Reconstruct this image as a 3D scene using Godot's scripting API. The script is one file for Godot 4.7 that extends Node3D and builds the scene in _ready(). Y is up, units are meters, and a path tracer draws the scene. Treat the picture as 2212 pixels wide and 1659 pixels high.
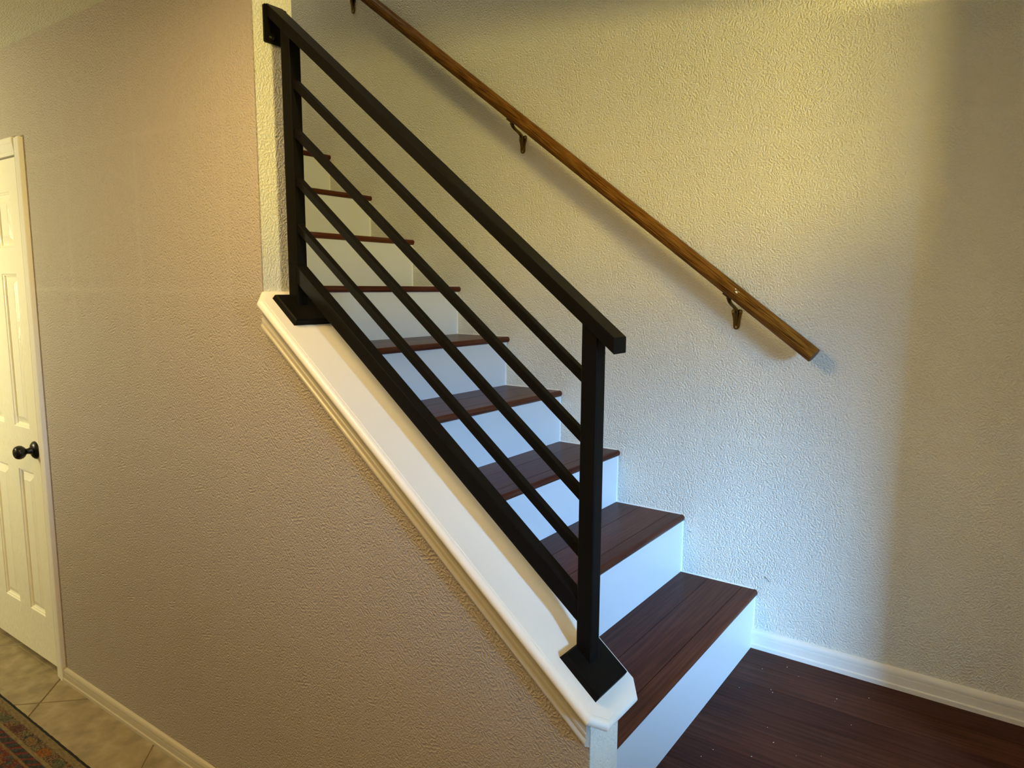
extends Node3D

# measured layout, metres; y = 0 is the wooden landing at the stair foot, z = 0 the hall face of the left wall
const WALL_Z := -1.078            # face of the wall that carries the wooden handrail
const HALL_Y := -0.404            # tiled hall floor
const HALL_TOP := 1.974           # hall ceiling
const STAIR_TOP := 4.3
const END_X := -0.976             # where the full-height left wall stops
const HALF_X := 0.0023            # lower end of the half wall
const WALL_T := 0.12
const SLOPE := 0.797
const NOSE_X := [0.002, -0.2488, -0.4923, -0.7329, -0.9701, -1.2095, -1.4559, -1.6995, -1.9552]
const NOSE_Y := [0.1896, 0.3865, 0.5725, 0.7612, 0.9478, 1.1359, 1.3259, 1.5187, 1.7137]
const RISER_X := [-0.0071, -0.2543, -0.5015, -0.7399, -0.9874, -1.227, -1.469, -1.714, -1.967]

var M := {}
var used := {}
var rng := RandomNumberGenerator.new()


func _ready():
	rng.seed = 11
	# ---------------------------------------------------------------- camera
	var cam := Camera3D.new()
	cam.name = "camera"
	cam.position = Vector3(0.63006, 1.13357, 1.14191)
	cam.rotation = Vector3(-0.13337, 0.62104, 0.00521)
	cam.fov = 56.1295
	cam.near = 0.02
	add_child(cam)
	cam.current = true
	# ---------------------------------------------------------------- sky and exposure
	var env := Environment.new()
	var sky := Sky.new()
	var ps := ProceduralSkyMaterial.new()
	ps.sky_top_color = Color(0.36, 0.55, 0.85)
	ps.sky_horizon_color = Color(0.75, 0.83, 0.92)
	ps.ground_bottom_color = Color(0.32, 0.30, 0.27)
	ps.ground_horizon_color = Color(0.60, 0.62, 0.62)
	ps.sun_angle_max = 0.0
	sky.sky_material = ps
	env.background_mode = Environment.BG_SKY
	env.sky = sky
	env.ambient_light_source = Environment.AMBIENT_SOURCE_SKY
	env.tonemap_mode = Environment.TONE_MAPPER_LINEAR
	env.tonemap_exposure = 1.0
	env.sdfgi_enabled = true
	env.ssao_enabled = true
	env.ssil_enabled = true
	var we := WorldEnvironment.new()
	we.name = "world_environment"
	we.environment = env
	add_child(we)

	make_materials()
	# ---------------------------------------------------------------- daylight and lamps
	build_room_window()
	build_hall_lamp(-0.73, 0.78, "flat frosted ceiling light over the hall beside the half wall", Color(1.000, 0.860, 0.574), 2.13)
	build_wall_light(-3.55, 1.2, "frosted wall light on the hall wall across from the panelled door", Color(1.000, 0.970, 0.763), 3.54)
	build_hall_lamp(-2.45, -0.6, "added fill light panel high over the top of the stairs", Color(1.000, 0.959, 0.819), 0.99, STAIR_TOP)  # added fill light that lifts the dark wall up the stairs
	build_shelf_lamp(Color(1.000, 0.906, 0.508), 8.40)
	# ---------------------------------------------------------------- shell
	build_walls()
	build_ceilings()
	build_floors()
	build_baseboards()
	build_cap()
	build_door()
	# ---------------------------------------------------------------- objects
	build_staircase()
	build_railing()
	build_handrail()
	build_rug()


# ==================================================================== helpers
func numbered(n: String) -> String:
	if not used.has(n):
		used[n] = 0
		return n
	used[n] += 1
	return "%s_%03d" % [n, used[n]]


func tag(o: Node, label: String, category: String, kind := "", group := ""):
	if label != "":
		o.set_meta("label", label)
	if category != "":
		o.set_meta("category", category)
	if kind != "":
		o.set_meta("kind", kind)
	if group != "":
		o.set_meta("group", group)


func base(called: String, at := Vector3.ZERO) -> Node3D:
	var o := Node3D.new()
	o.name = numbered(called)
	o.position = at
	add_child(o, true)
	return o


func st_new() -> SurfaceTool:
	var st := SurfaceTool.new()
	st.begin(Mesh.PRIMITIVE_TRIANGLES)
	return st


func commit(called: String, st: SurfaceTool, mat: Material, parent: Node = null, at := Vector3.ZERO) -> MeshInstance3D:
	var mi := MeshInstance3D.new()
	mi.mesh = st.commit()
	mi.mesh.surface_set_material(0, mat)
	mi.position = at
	mi.cast_shadow = GeometryInstance3D.SHADOW_CASTING_SETTING_ON
	if parent == null:
		mi.name = numbered(called)
		add_child(mi, true)
	else:
		mi.name = called
		parent.add_child(mi, true)
	return mi


# one triangle with its own normals; wound clockwise as seen from the side the normals point to
func tri(st: SurfaceTool, a: Vector3, b: Vector3, c: Vector3, na: Vector3, nb: Vector3, nc: Vector3):
	var g := (b - a).cross(c - a)
	if g.dot(na + nb + nc) > 0.0:
		st.set_normal(na); st.add_vertex(a)
		st.set_normal(nc); st.add_vertex(c)
		st.set_normal(nb); st.add_vertex(b)
	else:
		st.set_normal(na); st.add_vertex(a)
		st.set_normal(nb); st.add_vertex(b)
		st.set_normal(nc); st.add_vertex(c)


func quad(st: SurfaceTool, a: Vector3, b: Vector3, c: Vector3, d: Vector3, n: Vector3):
	tri(st, a, b, c, n, n, n)
	tri(st, a, c, d, n, n, n)


func quad_s(st: SurfaceTool, a: Vector3, b: Vector3, c: Vector3, d: Vector3, na: Vector3, nb: Vector3, nc: Vector3, nd: Vector3):
	tri(st, a, b, c, na, nb, nc)
	tri(st, a, c, d, na, nc, nd)


# planar polygon pushed along off; smooth joins side faces that meet at less than the given angle
func prism(st: SurfaceTool, pts: PackedVector3Array, off: Vector3, smooth_deg := 0.0, caps := true):
	var n := pts.size()
	var nn := Vector3.ZERO
	for i in n:
		nn += pts[i].cross(pts[(i + 1) % n])
	nn = nn.normalized()
	var side := []
	for i in n:
		var e := pts[(i + 1) % n] - pts[i]
		var s := e.cross(off)
		if s.dot(e.cross(nn)) < 0.0:
			s = -s
		side.append(s.normalized())
	var lim := cos(deg_to_rad(smooth_deg))
	for i in n:
		var j := (i + 1) % n
		var prev: Vector3 = side[(i + n - 1) % n]
		var here: Vector3 = side[i]
		var next: Vector3 = side[j]
		var n0 := here
		var n1 := here
		if smooth_deg > 0.0:
			# a short facet takes over the normal of a long flat beside it, so that flats stay flat
			var lh := pts[i].distance_to(pts[j])
			var lp := pts[(i + n - 1) % n].distance_to(pts[i])
			var ln := pts[j].distance_to(pts[(j + 1) % n])
			if prev.dot(here) > lim:
				n0 = prev if lp > 2.5 * lh else (here if lh > 2.5 * lp else (prev + here).normalized())
			if next.dot(here) > lim:
				n1 = next if ln > 2.5 * lh else (here if lh > 2.5 * ln else (next + here).normalized())
		quad_s(st, pts[i], pts[j], pts[j] + off, pts[i] + off, n0, n1, n1, n0)
	if caps:
		var u := (pts[1] - pts[0]).normalized()
		var v := nn.cross(u)
		var flat := PackedVector2Array()
		for p in pts:
			flat.append(Vector2((p - pts[0]).dot(u), (p - pts[0]).dot(v)))
		var idx := Geometry2D.triangulate_polygon(flat)
		var up := nn if nn.dot(off) > 0.0 else -nn
		for k in range(0, idx.size(), 3):
			tri(st, pts[idx[k]], pts[idx[k + 1]], pts[idx[k + 2]], -up, -up, -up)
			tri(st, pts[idx[k]] + off, pts[idx[k + 1]] + off, pts[idx[k + 2]] + off, up, up, up)


# profile of (a, b) pairs placed at origin + ax * a + bx * b
func place(profile: Array, origin: Vector3, ax: Vector3, bx: Vector3) -> PackedVector3Array:
	var r := PackedVector3Array()
	for p in profile:
		r.append(origin + ax * p[0] + bx * p[1])
	return r


func round_rect(w: float, h: float, r: float, seg := 3) -> Array:
	var out := []
	var c := [[w / 2 - r, h / 2 - r, 0.0], [-w / 2 + r, h / 2 - r, 90.0], [-w / 2 + r, -h / 2 + r, 180.0], [w / 2 - r, -h / 2 + r, 270.0]]
	for q in c:
		for k in seg + 1:
			var a: float = deg_to_rad(q[2] + 90.0 * k / seg)
			out.append([q[0] + cos(a) * r, q[1] + sin(a) * r])
	return out


# box between two corners with chamfered edges
func cbox(st: SurfaceTool, lo: Vector3, hi: Vector3, b: float, basis := Basis.IDENTITY, at := Vector3.ZERO):
	var c := (lo + hi) / 2.0
	var h := (hi - lo) / 2.0
	b = min(b, min(h.x, min(h.y, h.z)) * 0.9)
	var P := func(s: Vector3, axis: int) -> Vector3:
		var q := Vector3(s.x * (h.x - b), s.y * (h.y - b), s.z * (h.z - b))
		q[axis] = s[axis] * h[axis]
		return at + basis * (c + q)
	for axis in 3:
		var a1 := (axis + 1) % 3
		var a2 := (axis + 2) % 3
		for sg in [-1.0, 1.0]:
			var nrm := Vector3.ZERO
			nrm[axis] = sg
			var v := []
			for q in [[-1.0, -1.0], [1.0, -1.0], [1.0, 1.0], [-1.0, 1.0]]:
				var s := Vector3.ZERO
				s[axis] = sg
				s[a1] = q[0]
				s[a2] = q[1]
				v.append(P.call(s, axis))
			quad(st, v[0], v[1], v[2], v[3], basis * nrm)
	if b <= 0.0:
		return
	for axis in 3:
		var a1 := (axis + 1) % 3
		var a2 := (axis + 2) % 3
		for s1 in [-1.0, 1.0]:
			for s2 in [-1.0, 1.0]:
				var p := Vector3.ZERO
				var q := Vector3.ZERO
				p[axis] = -1.0
				q[axis] = 1.0
				p[a1] = s1; q[a1] = s1
				p[a2] = s2; q[a2] = s2
				var nrm := Vector3.ZERO
				nrm[a1] = s1
				nrm[a2] = s2
				quad(st, P.call(p, a1), P.call(q, a1), P.call(q, a2), P.call(p, a2), (basis * nrm).normalized())
	for sx in [-1.0, 1.0]:
		for sy in [-1.0, 1.0]:
			for sz in [-1.0, 1.0]:
				var s := Vector3(sx, sy, sz)
				var nrm := (basis * s).normalized()
				tri(st, P.call(s, 0), P.call(s, 1), P.call(s, 2), nrm, nrm, nrm)


# profile of (radius, height) turned about axis
func lathe(st: SurfaceTool, prof: Array, origin: Vector3, axis: Vector3, sides := 32):
	var u := axis.cross(Vector3.UP if absf(axis.y) < 0.9 else Vector3.RIGHT).normalized()
	var v := axis.cross(u).normalized()
	var nr := []
	for i in prof.size():
		var i0: int = max(i - 1, 0)
		var i1: int = min(i + 1, prof.size() - 1)
		var d := Vector2(prof[i1][0] - prof[i0][0], prof[i1][1] - prof[i0][1]).normalized()
		nr.append(Vector2(d.y, -d.x))
	for i in prof.size() - 1:
		for k in sides:
			var vs := []
			var ns := []
			for q in [[i, k], [i, k + 1], [i + 1, k + 1], [i + 1, k]]:
				var a: float = TAU * q[1] / sides
				var rd := u * cos(a) + v * sin(a)
				vs.append(origin + rd * prof[q[0]][0] + axis * prof[q[0]][1])
				ns.append((rd * nr[q[0]].x + axis * nr[q[0]].y).normalized())
			quad_s(st, vs[0], vs[1], vs[2], vs[3], ns[0], ns[1], ns[2], ns[3])


# round bar through points with a radius each
func tube(st: SurfaceTool, pts: Array, radii: Array, sides := 12):
	var rings := []
	var prev_u := Vector3.ZERO
	for i in pts.size():
		var i0: int = max(i - 1, 0)
		var i1: int = min(i + 1, pts.size() - 1)
		var d: Vector3 = (pts[i1] - pts[i0]).normalized()
		var u := prev_u - d * prev_u.dot(d)
		if u.length() < 0.01:
			u = d.cross(Vector3(0.3, 0.2, 0.9))
		u = u.normalized()
		prev_u = u
		var v := d.cross(u)
		var ring := []
		for k in sides:
			var a := TAU * k / sides
			ring.append([pts[i] + (u * cos(a) + v * sin(a)) * radii[i], u * cos(a) + v * sin(a)])
		rings.append([ring, d])
	for i in pts.size() - 1:
		for k in sides:
			var j := (k + 1) % sides
			var a = rings[i][0][k]; var b = rings[i][0][j]
			var c = rings[i + 1][0][j]; var d = rings[i + 1][0][k]
			quad_s(st, a[0], b[0], c[0], d[0], a[1], b[1], c[1], d[1])
	for e in [[0, -1.0], [pts.size() - 1, 1.0]]:
		var ring = rings[e[0]][0]
		var n: Vector3 = rings[e[0]][1] * e[1]
		for k in range(1, sides - 1):
			tri(st, ring[0][0], ring[k][0], ring[k + 1][0], n, n, n)


func inset(poly: Array, d: float) -> Array:
	var n := poly.size()
	var area := 0.0
	for i in n:
		area += poly[i].cross(poly[(i + 1) % n])
	var sg := 1.0 if area > 0.0 else -1.0
	var out := []
	for i in n:
		var p: Vector2 = poly[i]
		var d0: Vector2 = (p - poly[(i + n - 1) % n]).normalized()
		var d1: Vector2 = (poly[(i + 1) % n] - p).normalized()
		var n0 := Vector2(-d0.y, d0.x) * sg
		var n1 := Vector2(-d1.y, d1.x) * sg
		var b := (n0 + n1).normalized()
		out.append(p + b * (d / max(b.dot(n0), 0.2)))
	return out


# flat board of a convex outline with half-round edges, lying in the plane of ux, uy with its top at 0
func bullnose(st: SurfaceTool, poly: Array, thick: float, origin: Vector3, ux: Vector3, uy: Vector3, up: Vector3, seg := 8):
	var r := thick / 2.0
	var rings := []
	var n := poly.size()
	for k in seg + 1:
		var a := PI * k / seg
		rings.append([inset(poly, r * (1.0 - sin(a))), -r + r * cos(a), a])
	var at := func(p: Vector2, h: float) -> Vector3:
		return origin + ux * p.x + uy * p.y + up * h
	var ctr := Vector2.ZERO
	for p in poly:
		ctr += p / n
	for i in n:
		var j := (i + 1) % n
		var e: Vector2 = poly[j] - poly[i]
		var on := Vector2(e.y, -e.x).normalized()
		if on.dot(poly[i] - ctr) < 0.0:
			on = -on
		var on3 := ux * on.x + uy * on.y
		for k in seg:
			var a0: float = rings[k][2]
			var a1: float = rings[k + 1][2]
			var m0 := on3 * sin(a0) + up * cos(a0)
			var m1 := on3 * sin(a1) + up * cos(a1)
			quad_s(st, at.call(rings[k][0][i], rings[k][1]), at.call(rings[k][0][j], rings[k][1]), at.call(rings[k + 1][0][j], rings[k + 1][1]), at.call(rings[k + 1][0][i], rings[k + 1][1]), m0, m0, m1, m1)
	for i in range(1, n - 1):
		var t: Array = rings[0][0]
		tri(st, at.call(t[0], 0.0), at.call(t[i], 0.0), at.call(t[i + 1], 0.0), up, up, up)
		tri(st, at.call(t[0], -thick), at.call(t[i], -thick), at.call(t[i + 1], -thick), -up, -up, -up)


# ==================================================================== materials
func noise_tex(freq: float, octaves: int, ramp: Array, seed_no: int, size := 512, kind := FastNoiseLite.TYPE_SIMPLEX_SMOOTH, warp := 0.0) -> NoiseTexture2D:
	var f := FastNoiseLite.new()
	f.noise_type = kind
	f.frequency = freq
	f.seed = seed_no
	f.fractal_type = FastNoiseLite.FRACTAL_FBM if octaves > 1 else FastNoiseLite.FRACTAL_NONE
	f.fractal_octaves = octaves
	if warp > 0.0:
		f.domain_warp_enabled = true
		f.domain_warp_amplitude = warp
		f.domain_warp_frequency = freq
	var t := NoiseTexture2D.new()
	t.width = size
	t.height = size
	t.seamless = true
	t.seamless_blend_skirt = 0.08
	t.noise = f
	if ramp.size() > 0:
		var g := Gradient.new()
		var offs := PackedFloat32Array()
		var cols := PackedColorArray()
		for r in ramp:
			offs.append(r[0])
			cols.append(r[1])
		g.offsets = offs
		g.colors = cols
		t.color_ramp = g
	return t


func bump_tex(freq: float, octaves: int, strength: float, seed_no: int, size := 512, kind := FastNoiseLite.TYPE_SIMPLEX_SMOOTH, ridged := false) -> NoiseTexture2D:
	var t := noise_tex(freq, octaves, [], seed_no, size, kind)
	if ridged:
		(t.noise as FastNoiseLite).fractal_type = FastNoiseLite.FRACTAL_RIDGED
	t.as_normal_map = true
	t.bump_strength = strength
	return t


func mat(color: Color, rough: float, metal := 0.0, spec := 0.5) -> StandardMaterial3D:
	var m := StandardMaterial3D.new()
	m.albedo_color = color
	m.roughness = rough
	m.metallic = metal
	m.metallic_specular = spec
	return m


func triplanar(m: StandardMaterial3D, scale: Vector3, world := true):
	m.uv1_triplanar = true
	m.uv1_world_triplanar = world
	m.uv1_scale = scale


func plaster(color: Color, rough: float, strength: float, seed_no: int) -> StandardMaterial3D:
	var m := mat(color, rough, 0.0, 0.5)
	m.normal_enabled = true
	m.normal_texture = bump_tex(0.034, 2, strength, seed_no, 1024, FastNoiseLite.TYPE_SIMPLEX_SMOOTH, true)
	m.normal_scale = 1.0
	triplanar(m, Vector3(2.2, 2.2, 2.2))
	return m


func wood(dark: Color, mid: Color, light: Color, rough: float, scale: Vector3, seed_no: int) -> StandardMaterial3D:
	var m := mat(Color.WHITE, rough, 0.0, 0.5)
	m.metallic_specular = 0.18
	m.albedo_texture = noise_tex(0.02, 5, [[0.15, dark], [0.48, mid], [0.62, mid.lerp(light, 0.4)], [0.9, light]], seed_no, 512, FastNoiseLite.TYPE_SIMPLEX_SMOOTH, 12.0)
	triplanar(m, scale, false)
	return m


func make_materials():
	M.taupe = plaster(Color(0.69, 0.64, 0.59), 0.55, 6.0, 21)
	M.cream = plaster(Color(0.90, 0.885, 0.83), 0.6, 6.0, 35)
	M.ceiling = plaster(Color(0.85, 0.84, 0.77), 0.9, 5.0, 48)
	M.white = mat(Color(0.91, 0.90, 0.87), 0.35)
	M.door = mat(Color(0.97, 0.95, 0.87), 0.33)
	M.door.normal_enabled = true
	M.door.normal_texture = bump_tex(0.03, 4, 1.6, 9, 512)
	triplanar(M.door, Vector3(9, 1.0, 9))
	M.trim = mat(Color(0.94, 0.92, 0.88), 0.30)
	M.skirt_shaded = mat(Color(0.76, 0.71, 0.62), 0.33)  # trim paint darkened for the shade along the hall baseboard
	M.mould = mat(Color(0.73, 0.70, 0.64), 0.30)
	M.riser = mat(Color(0.80, 0.81, 0.82), 0.40)
	M.caulk = mat(Color(0.90, 0.90, 0.87), 0.6)
	for i in 3:
		var d := [Color(0.29, 0.145, 0.085), Color(0.32, 0.165, 0.10), Color(0.27, 0.125, 0.075)][i] as Color
		M["tread%d" % i] = wood(d.darkened(0.16), d, d.lightened(0.06), 0.30, Vector3(8, 8, 0.30), 60 + i)
		var e := d.darkened(0.10)
		M["plank%d" % i] = wood(e.darkened(0.20), e, e.lightened(0.05), 0.42, Vector3(0.30, 7, 7), 70 + i)
		M["plank%d" % i].metallic_specular = 0.2
	M.oak = wood(Color(0.22, 0.13, 0.035), Color(0.44, 0.285, 0.09), Color(0.57, 0.41, 0.18), 0.40, Vector3(0.8, 22, 22), 80)
	M.oak_end = mat(Color(0.34, 0.24, 0.13), 0.7)
	M.iron = mat(Color(0.075, 0.066, 0.055), 0.42, 0.0, 0.16)
	M.bolt = mat(Color(0.10, 0.09, 0.08), 0.35, 0.6)
	M.brass = mat(Color(0.42, 0.34, 0.17), 0.26, 0.95)
	M.screw = mat(Color(0.62, 0.55, 0.38), 0.35, 0.9)
	M.bronze = mat(Color(0.055, 0.055, 0.045), 0.33, 0.3)
	M.fleck = mat(Color(0.92, 0.90, 0.84), 0.6)
	M.chip = mat(Color(0.62, 0.59, 0.53), 0.8)
	M.grout = mat(Color(0.60, 0.53, 0.40), 0.9)
	for i in 3:
		var c := [Color(0.60, 0.53, 0.41), Color(0.615, 0.55, 0.425), Color(0.58, 0.515, 0.395)][i] as Color
		var t := mat(Color.WHITE, 0.38)
		t.albedo_texture = noise_tex(0.008, 6, [[0.2, c.darkened(0.13)], [0.42, c.darkened(0.04)], [0.6, c], [0.85, c.lightened(0.10)]], 90 + i, 512, FastNoiseLite.TYPE_SIMPLEX_SMOOTH, 25.0)
		triplanar(t, Vector3(2.6, 2.6, 2.6))
		M["tile%d" % i] = t
	M.glass = mat(Color(0.9, 0.95, 0.95, 0.06), 0.03)
	M.glass.transparency = BaseMaterial3D.TRANSPARENCY_ALPHA
	M.binding = mat(Color(0.055, 0.06, 0.055), 0.95)
	M.plain = mat(Color(0.80, 0.76, 0.68), 0.8)


func glow(color: Color, energy: float) -> StandardMaterial3D:
	var m := mat(color, 0.5)
	m.emission_enabled = true
	m.emission = color
	m.emission_energy_multiplier = energy
	return m


# ==================================================================== light sources
func window_set(called: String, c: Vector3, w: float, h: float, facing: Vector3, label: String, color: Color, energy: float) -> Node3D:
	var o := base(called, c)
	tag(o, label, "window", "structure")
	var right := Vector3.UP.cross(facing).normalized()
	var b := Basis(right, Vector3.UP, facing)
	var st := st_new()
	for s in [-1.0, 1.0]:
		cbox(st, Vector3(s * (w / 2 + 0.02) - 0.025, -h / 2 - 0.045, -0.05), Vector3(s * (w / 2 + 0.02) + 0.025, h / 2 + 0.045, 0.03), 0.004, b)
		cbox(st, Vector3(-w / 2, s * (h / 2 + 0.02) - 0.025, -0.05), Vector3(w / 2, s * (h / 2 + 0.02) + 0.025, 0.03), 0.004, b)
	commit("window_frame", st, M.white, o)
	var sg := st_new()
	cbox(sg, Vector3(-w / 2, -h / 2, -0.012), Vector3(w / 2, h / 2, -0.006), 0.0, b)
	commit("pane", sg, M.glass, o)
	var l := AreaLight3D.new()
	l.name = "daylight"
	l.area_size = Vector2(w, h)
	l.light_color = color
	l.light_energy = energy
	l.area_range = 12.0
	l.area_attenuation = 2.0
	l.shadow_enabled = true
	l.basis = Basis(-right, Vector3.UP, -facing)
	l.position = facing * 0.004
	o.add_child(l)
	return o


func build_room_window():
	var o := window_set("window_1", Vector3(3.2, 1.03, 0.91), 1.2, 0.70, Vector3(0, 0, -1), "unseen window in the room right of the landing, with slats added to cut its daylight", Color(0.561, 0.773, 1.000), 96.00)
	# added slats, unseen, so that daylight leaves only level and downwards
	for k in 19:
		var st := st_new()
		cbox(st, Vector3(-0.60, -0.0015, -0.04), Vector3(0.60, 0.0015, 0.04), 0.0005, Basis(Vector3.RIGHT, deg_to_rad(-24.0)))
		commit("added_slat", st, M.white, o, Vector3(0, -0.342 + 0.038 * k, -0.058))


func build_hall_lamp(x: float, z: float, label: String, color: Color, energy: float, y := HALL_TOP):
	var w := 0.62
	var d := 0.46
	var o := base("ceiling_light", Vector3(x, y, z))
	tag(o, label, "ceiling light")
	var st := st_new()
	for s in [-1.0, 1.0]:
		cbox(st, Vector3(s * (w / 2 + 0.012) - 0.014, -0.032, -d / 2 - 0.024), Vector3(s * (w / 2 + 0.012) + 0.014, 0.0, d / 2 + 0.024), 0.002)
		cbox(st, Vector3(-w / 2, -0.032, s * (d / 2 + 0.012) - 0.014), Vector3(w / 2, 0.0, s * (d / 2 + 0.012) + 0.014), 0.002)
	commit("frame", st, M.white, o)
	st = st_new()
	cbox(st, Vector3(-w / 2, -0.024, -d / 2), Vector3(w / 2, -0.012, d / 2), 0.0)
	commit("diffuser", st, glow(color, 1.5), o)
	var l := AreaLight3D.new()
	l.name = "lamp_light"
	l.area_size = Vector2(w, d)
	l.light_color = color
	l.light_energy = energy
	l.area_range = 12.0
	l.area_attenuation = 2.0
	l.shadow_enabled = true
	l.rotation = Vector3(-PI / 2, 0, 0)
	l.position = Vector3(0, -0.034, 0)
	o.add_child(l)


func build_wall_light(x: float, y: float, label: String, color: Color, energy: float):
	var o := base("wall_light", Vector3(x, y, 1.45))
	tag(o, label, "wall light")
	var st := st_new()
	cbox(st, Vector3(-0.15, -0.2, -0.02), Vector3(0.15, 0.2, 0.0), 0.003)
	for s in [-1.0, 1.0]:
		cbox(st, Vector3(s * 0.142 - 0.008, -0.2, -0.085), Vector3(s * 0.142 + 0.008, 0.2, -0.02), 0.002)
	commit("back_plate", st, M.white, o)
	st = st_new()
	cbox(st, Vector3(-0.133, -0.19, -0.075), Vector3(0.133, 0.19, -0.06), 0.003)
	commit("diffuser", st, glow(color, 1.5), o)
	var l := AreaLight3D.new()
	l.name = "lamp_light"
	l.area_size = Vector2(0.26, 0.37)
	l.light_color = color
	l.light_energy = energy
	l.area_range = 12.0
	l.area_attenuation = 2.0
	l.shadow_enabled = true
	l.position = Vector3(0, 0, -0.077)
	o.add_child(l)


func build_shelf_lamp(color: Color, energy: float):
	# added unseen shelf whose edge cuts off the lamp light below
	var c := base("added_shelf", Vector3(2.45, 1.66, 0.85))
	tag(c, "added unseen white shelf under the bar lamp that cuts its light off below", "shelf")
	var st := st_new()
	cbox(st, Vector3(-0.40, -0.03, -0.55), Vector3(0.4, 0.0, 0.0), 0.002)
	commit("board", st, M.white, c)
	for x in [-0.2, 0.25]:
		st = st_new()
		prism(st, PackedVector3Array([Vector3(x - 0.01, -0.03, 0.0), Vector3(x - 0.01, -0.03, -0.4), Vector3(x - 0.01, -0.06, -0.4), Vector3(x - 0.01, -0.25, 0.0)]), Vector3(0.02, 0, 0))
		commit("bracket", st, M.white, c)
	# unseen warm lamp on two feet, shaped as a bar to soften its shadow edges
	var o := base("bar_lamp", Vector3(2.5, 1.66, 0.58))
	tag(o, "long frosted bar lamp standing on the added shelf, its length shaped for soft shadow edges", "lamp")
	var facing := Vector3(-0.8, 0.0, -0.6)
	var turn := Basis(Vector3.UP.cross(facing).normalized(), Vector3.UP, facing)
	st = st_new()
	cbox(st, Vector3(-0.26, 0.035, -0.035), Vector3(0.26, 0.115, 0.0), 0.004, turn)
	for x in [-0.18, 0.18]:
		cbox(st, Vector3(x - 0.03, 0.0, -0.06), Vector3(x + 0.03, 0.036, 0.02), 0.003, turn)
	commit("lamp_housing", st, M.white, o)
	st = st_new()
	cbox(st, Vector3(-0.25, 0.045, 0.0005), Vector3(0.25, 0.105, 0.014), 0.003, turn)
	commit("lamp_shade", st, glow(color, 3.0), o)
	var l := AreaLight3D.new()
	l.name = "lamp_light"
	l.area_size = Vector2(0.5, 0.06)
	l.light_color = color
	l.light_energy = energy
	l.area_range = 14.0
	l.area_attenuation = 2.0
	l.shadow_enabled = true
	l.basis = Basis(-turn.x, Vector3.UP, -facing)
	l.position = facing * 0.016 + Vector3(0, 0.075, 0)
	o.add_child(l)


# ==================================================================== shell
func wall_box(called: String, lo: Vector3, hi: Vector3, m: Material, label: String, parent: Node = null):
	var st := st_new()
	cbox(st, lo, hi, 0.0)
	var o := commit(called, st, m, parent)
	if parent == null:
		tag(o, label, "wall", "structure")
	return o


func cap_under(x: float) -> float:
	return 0.348 - 0.022 * 1.279 - SLOPE * x


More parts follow.
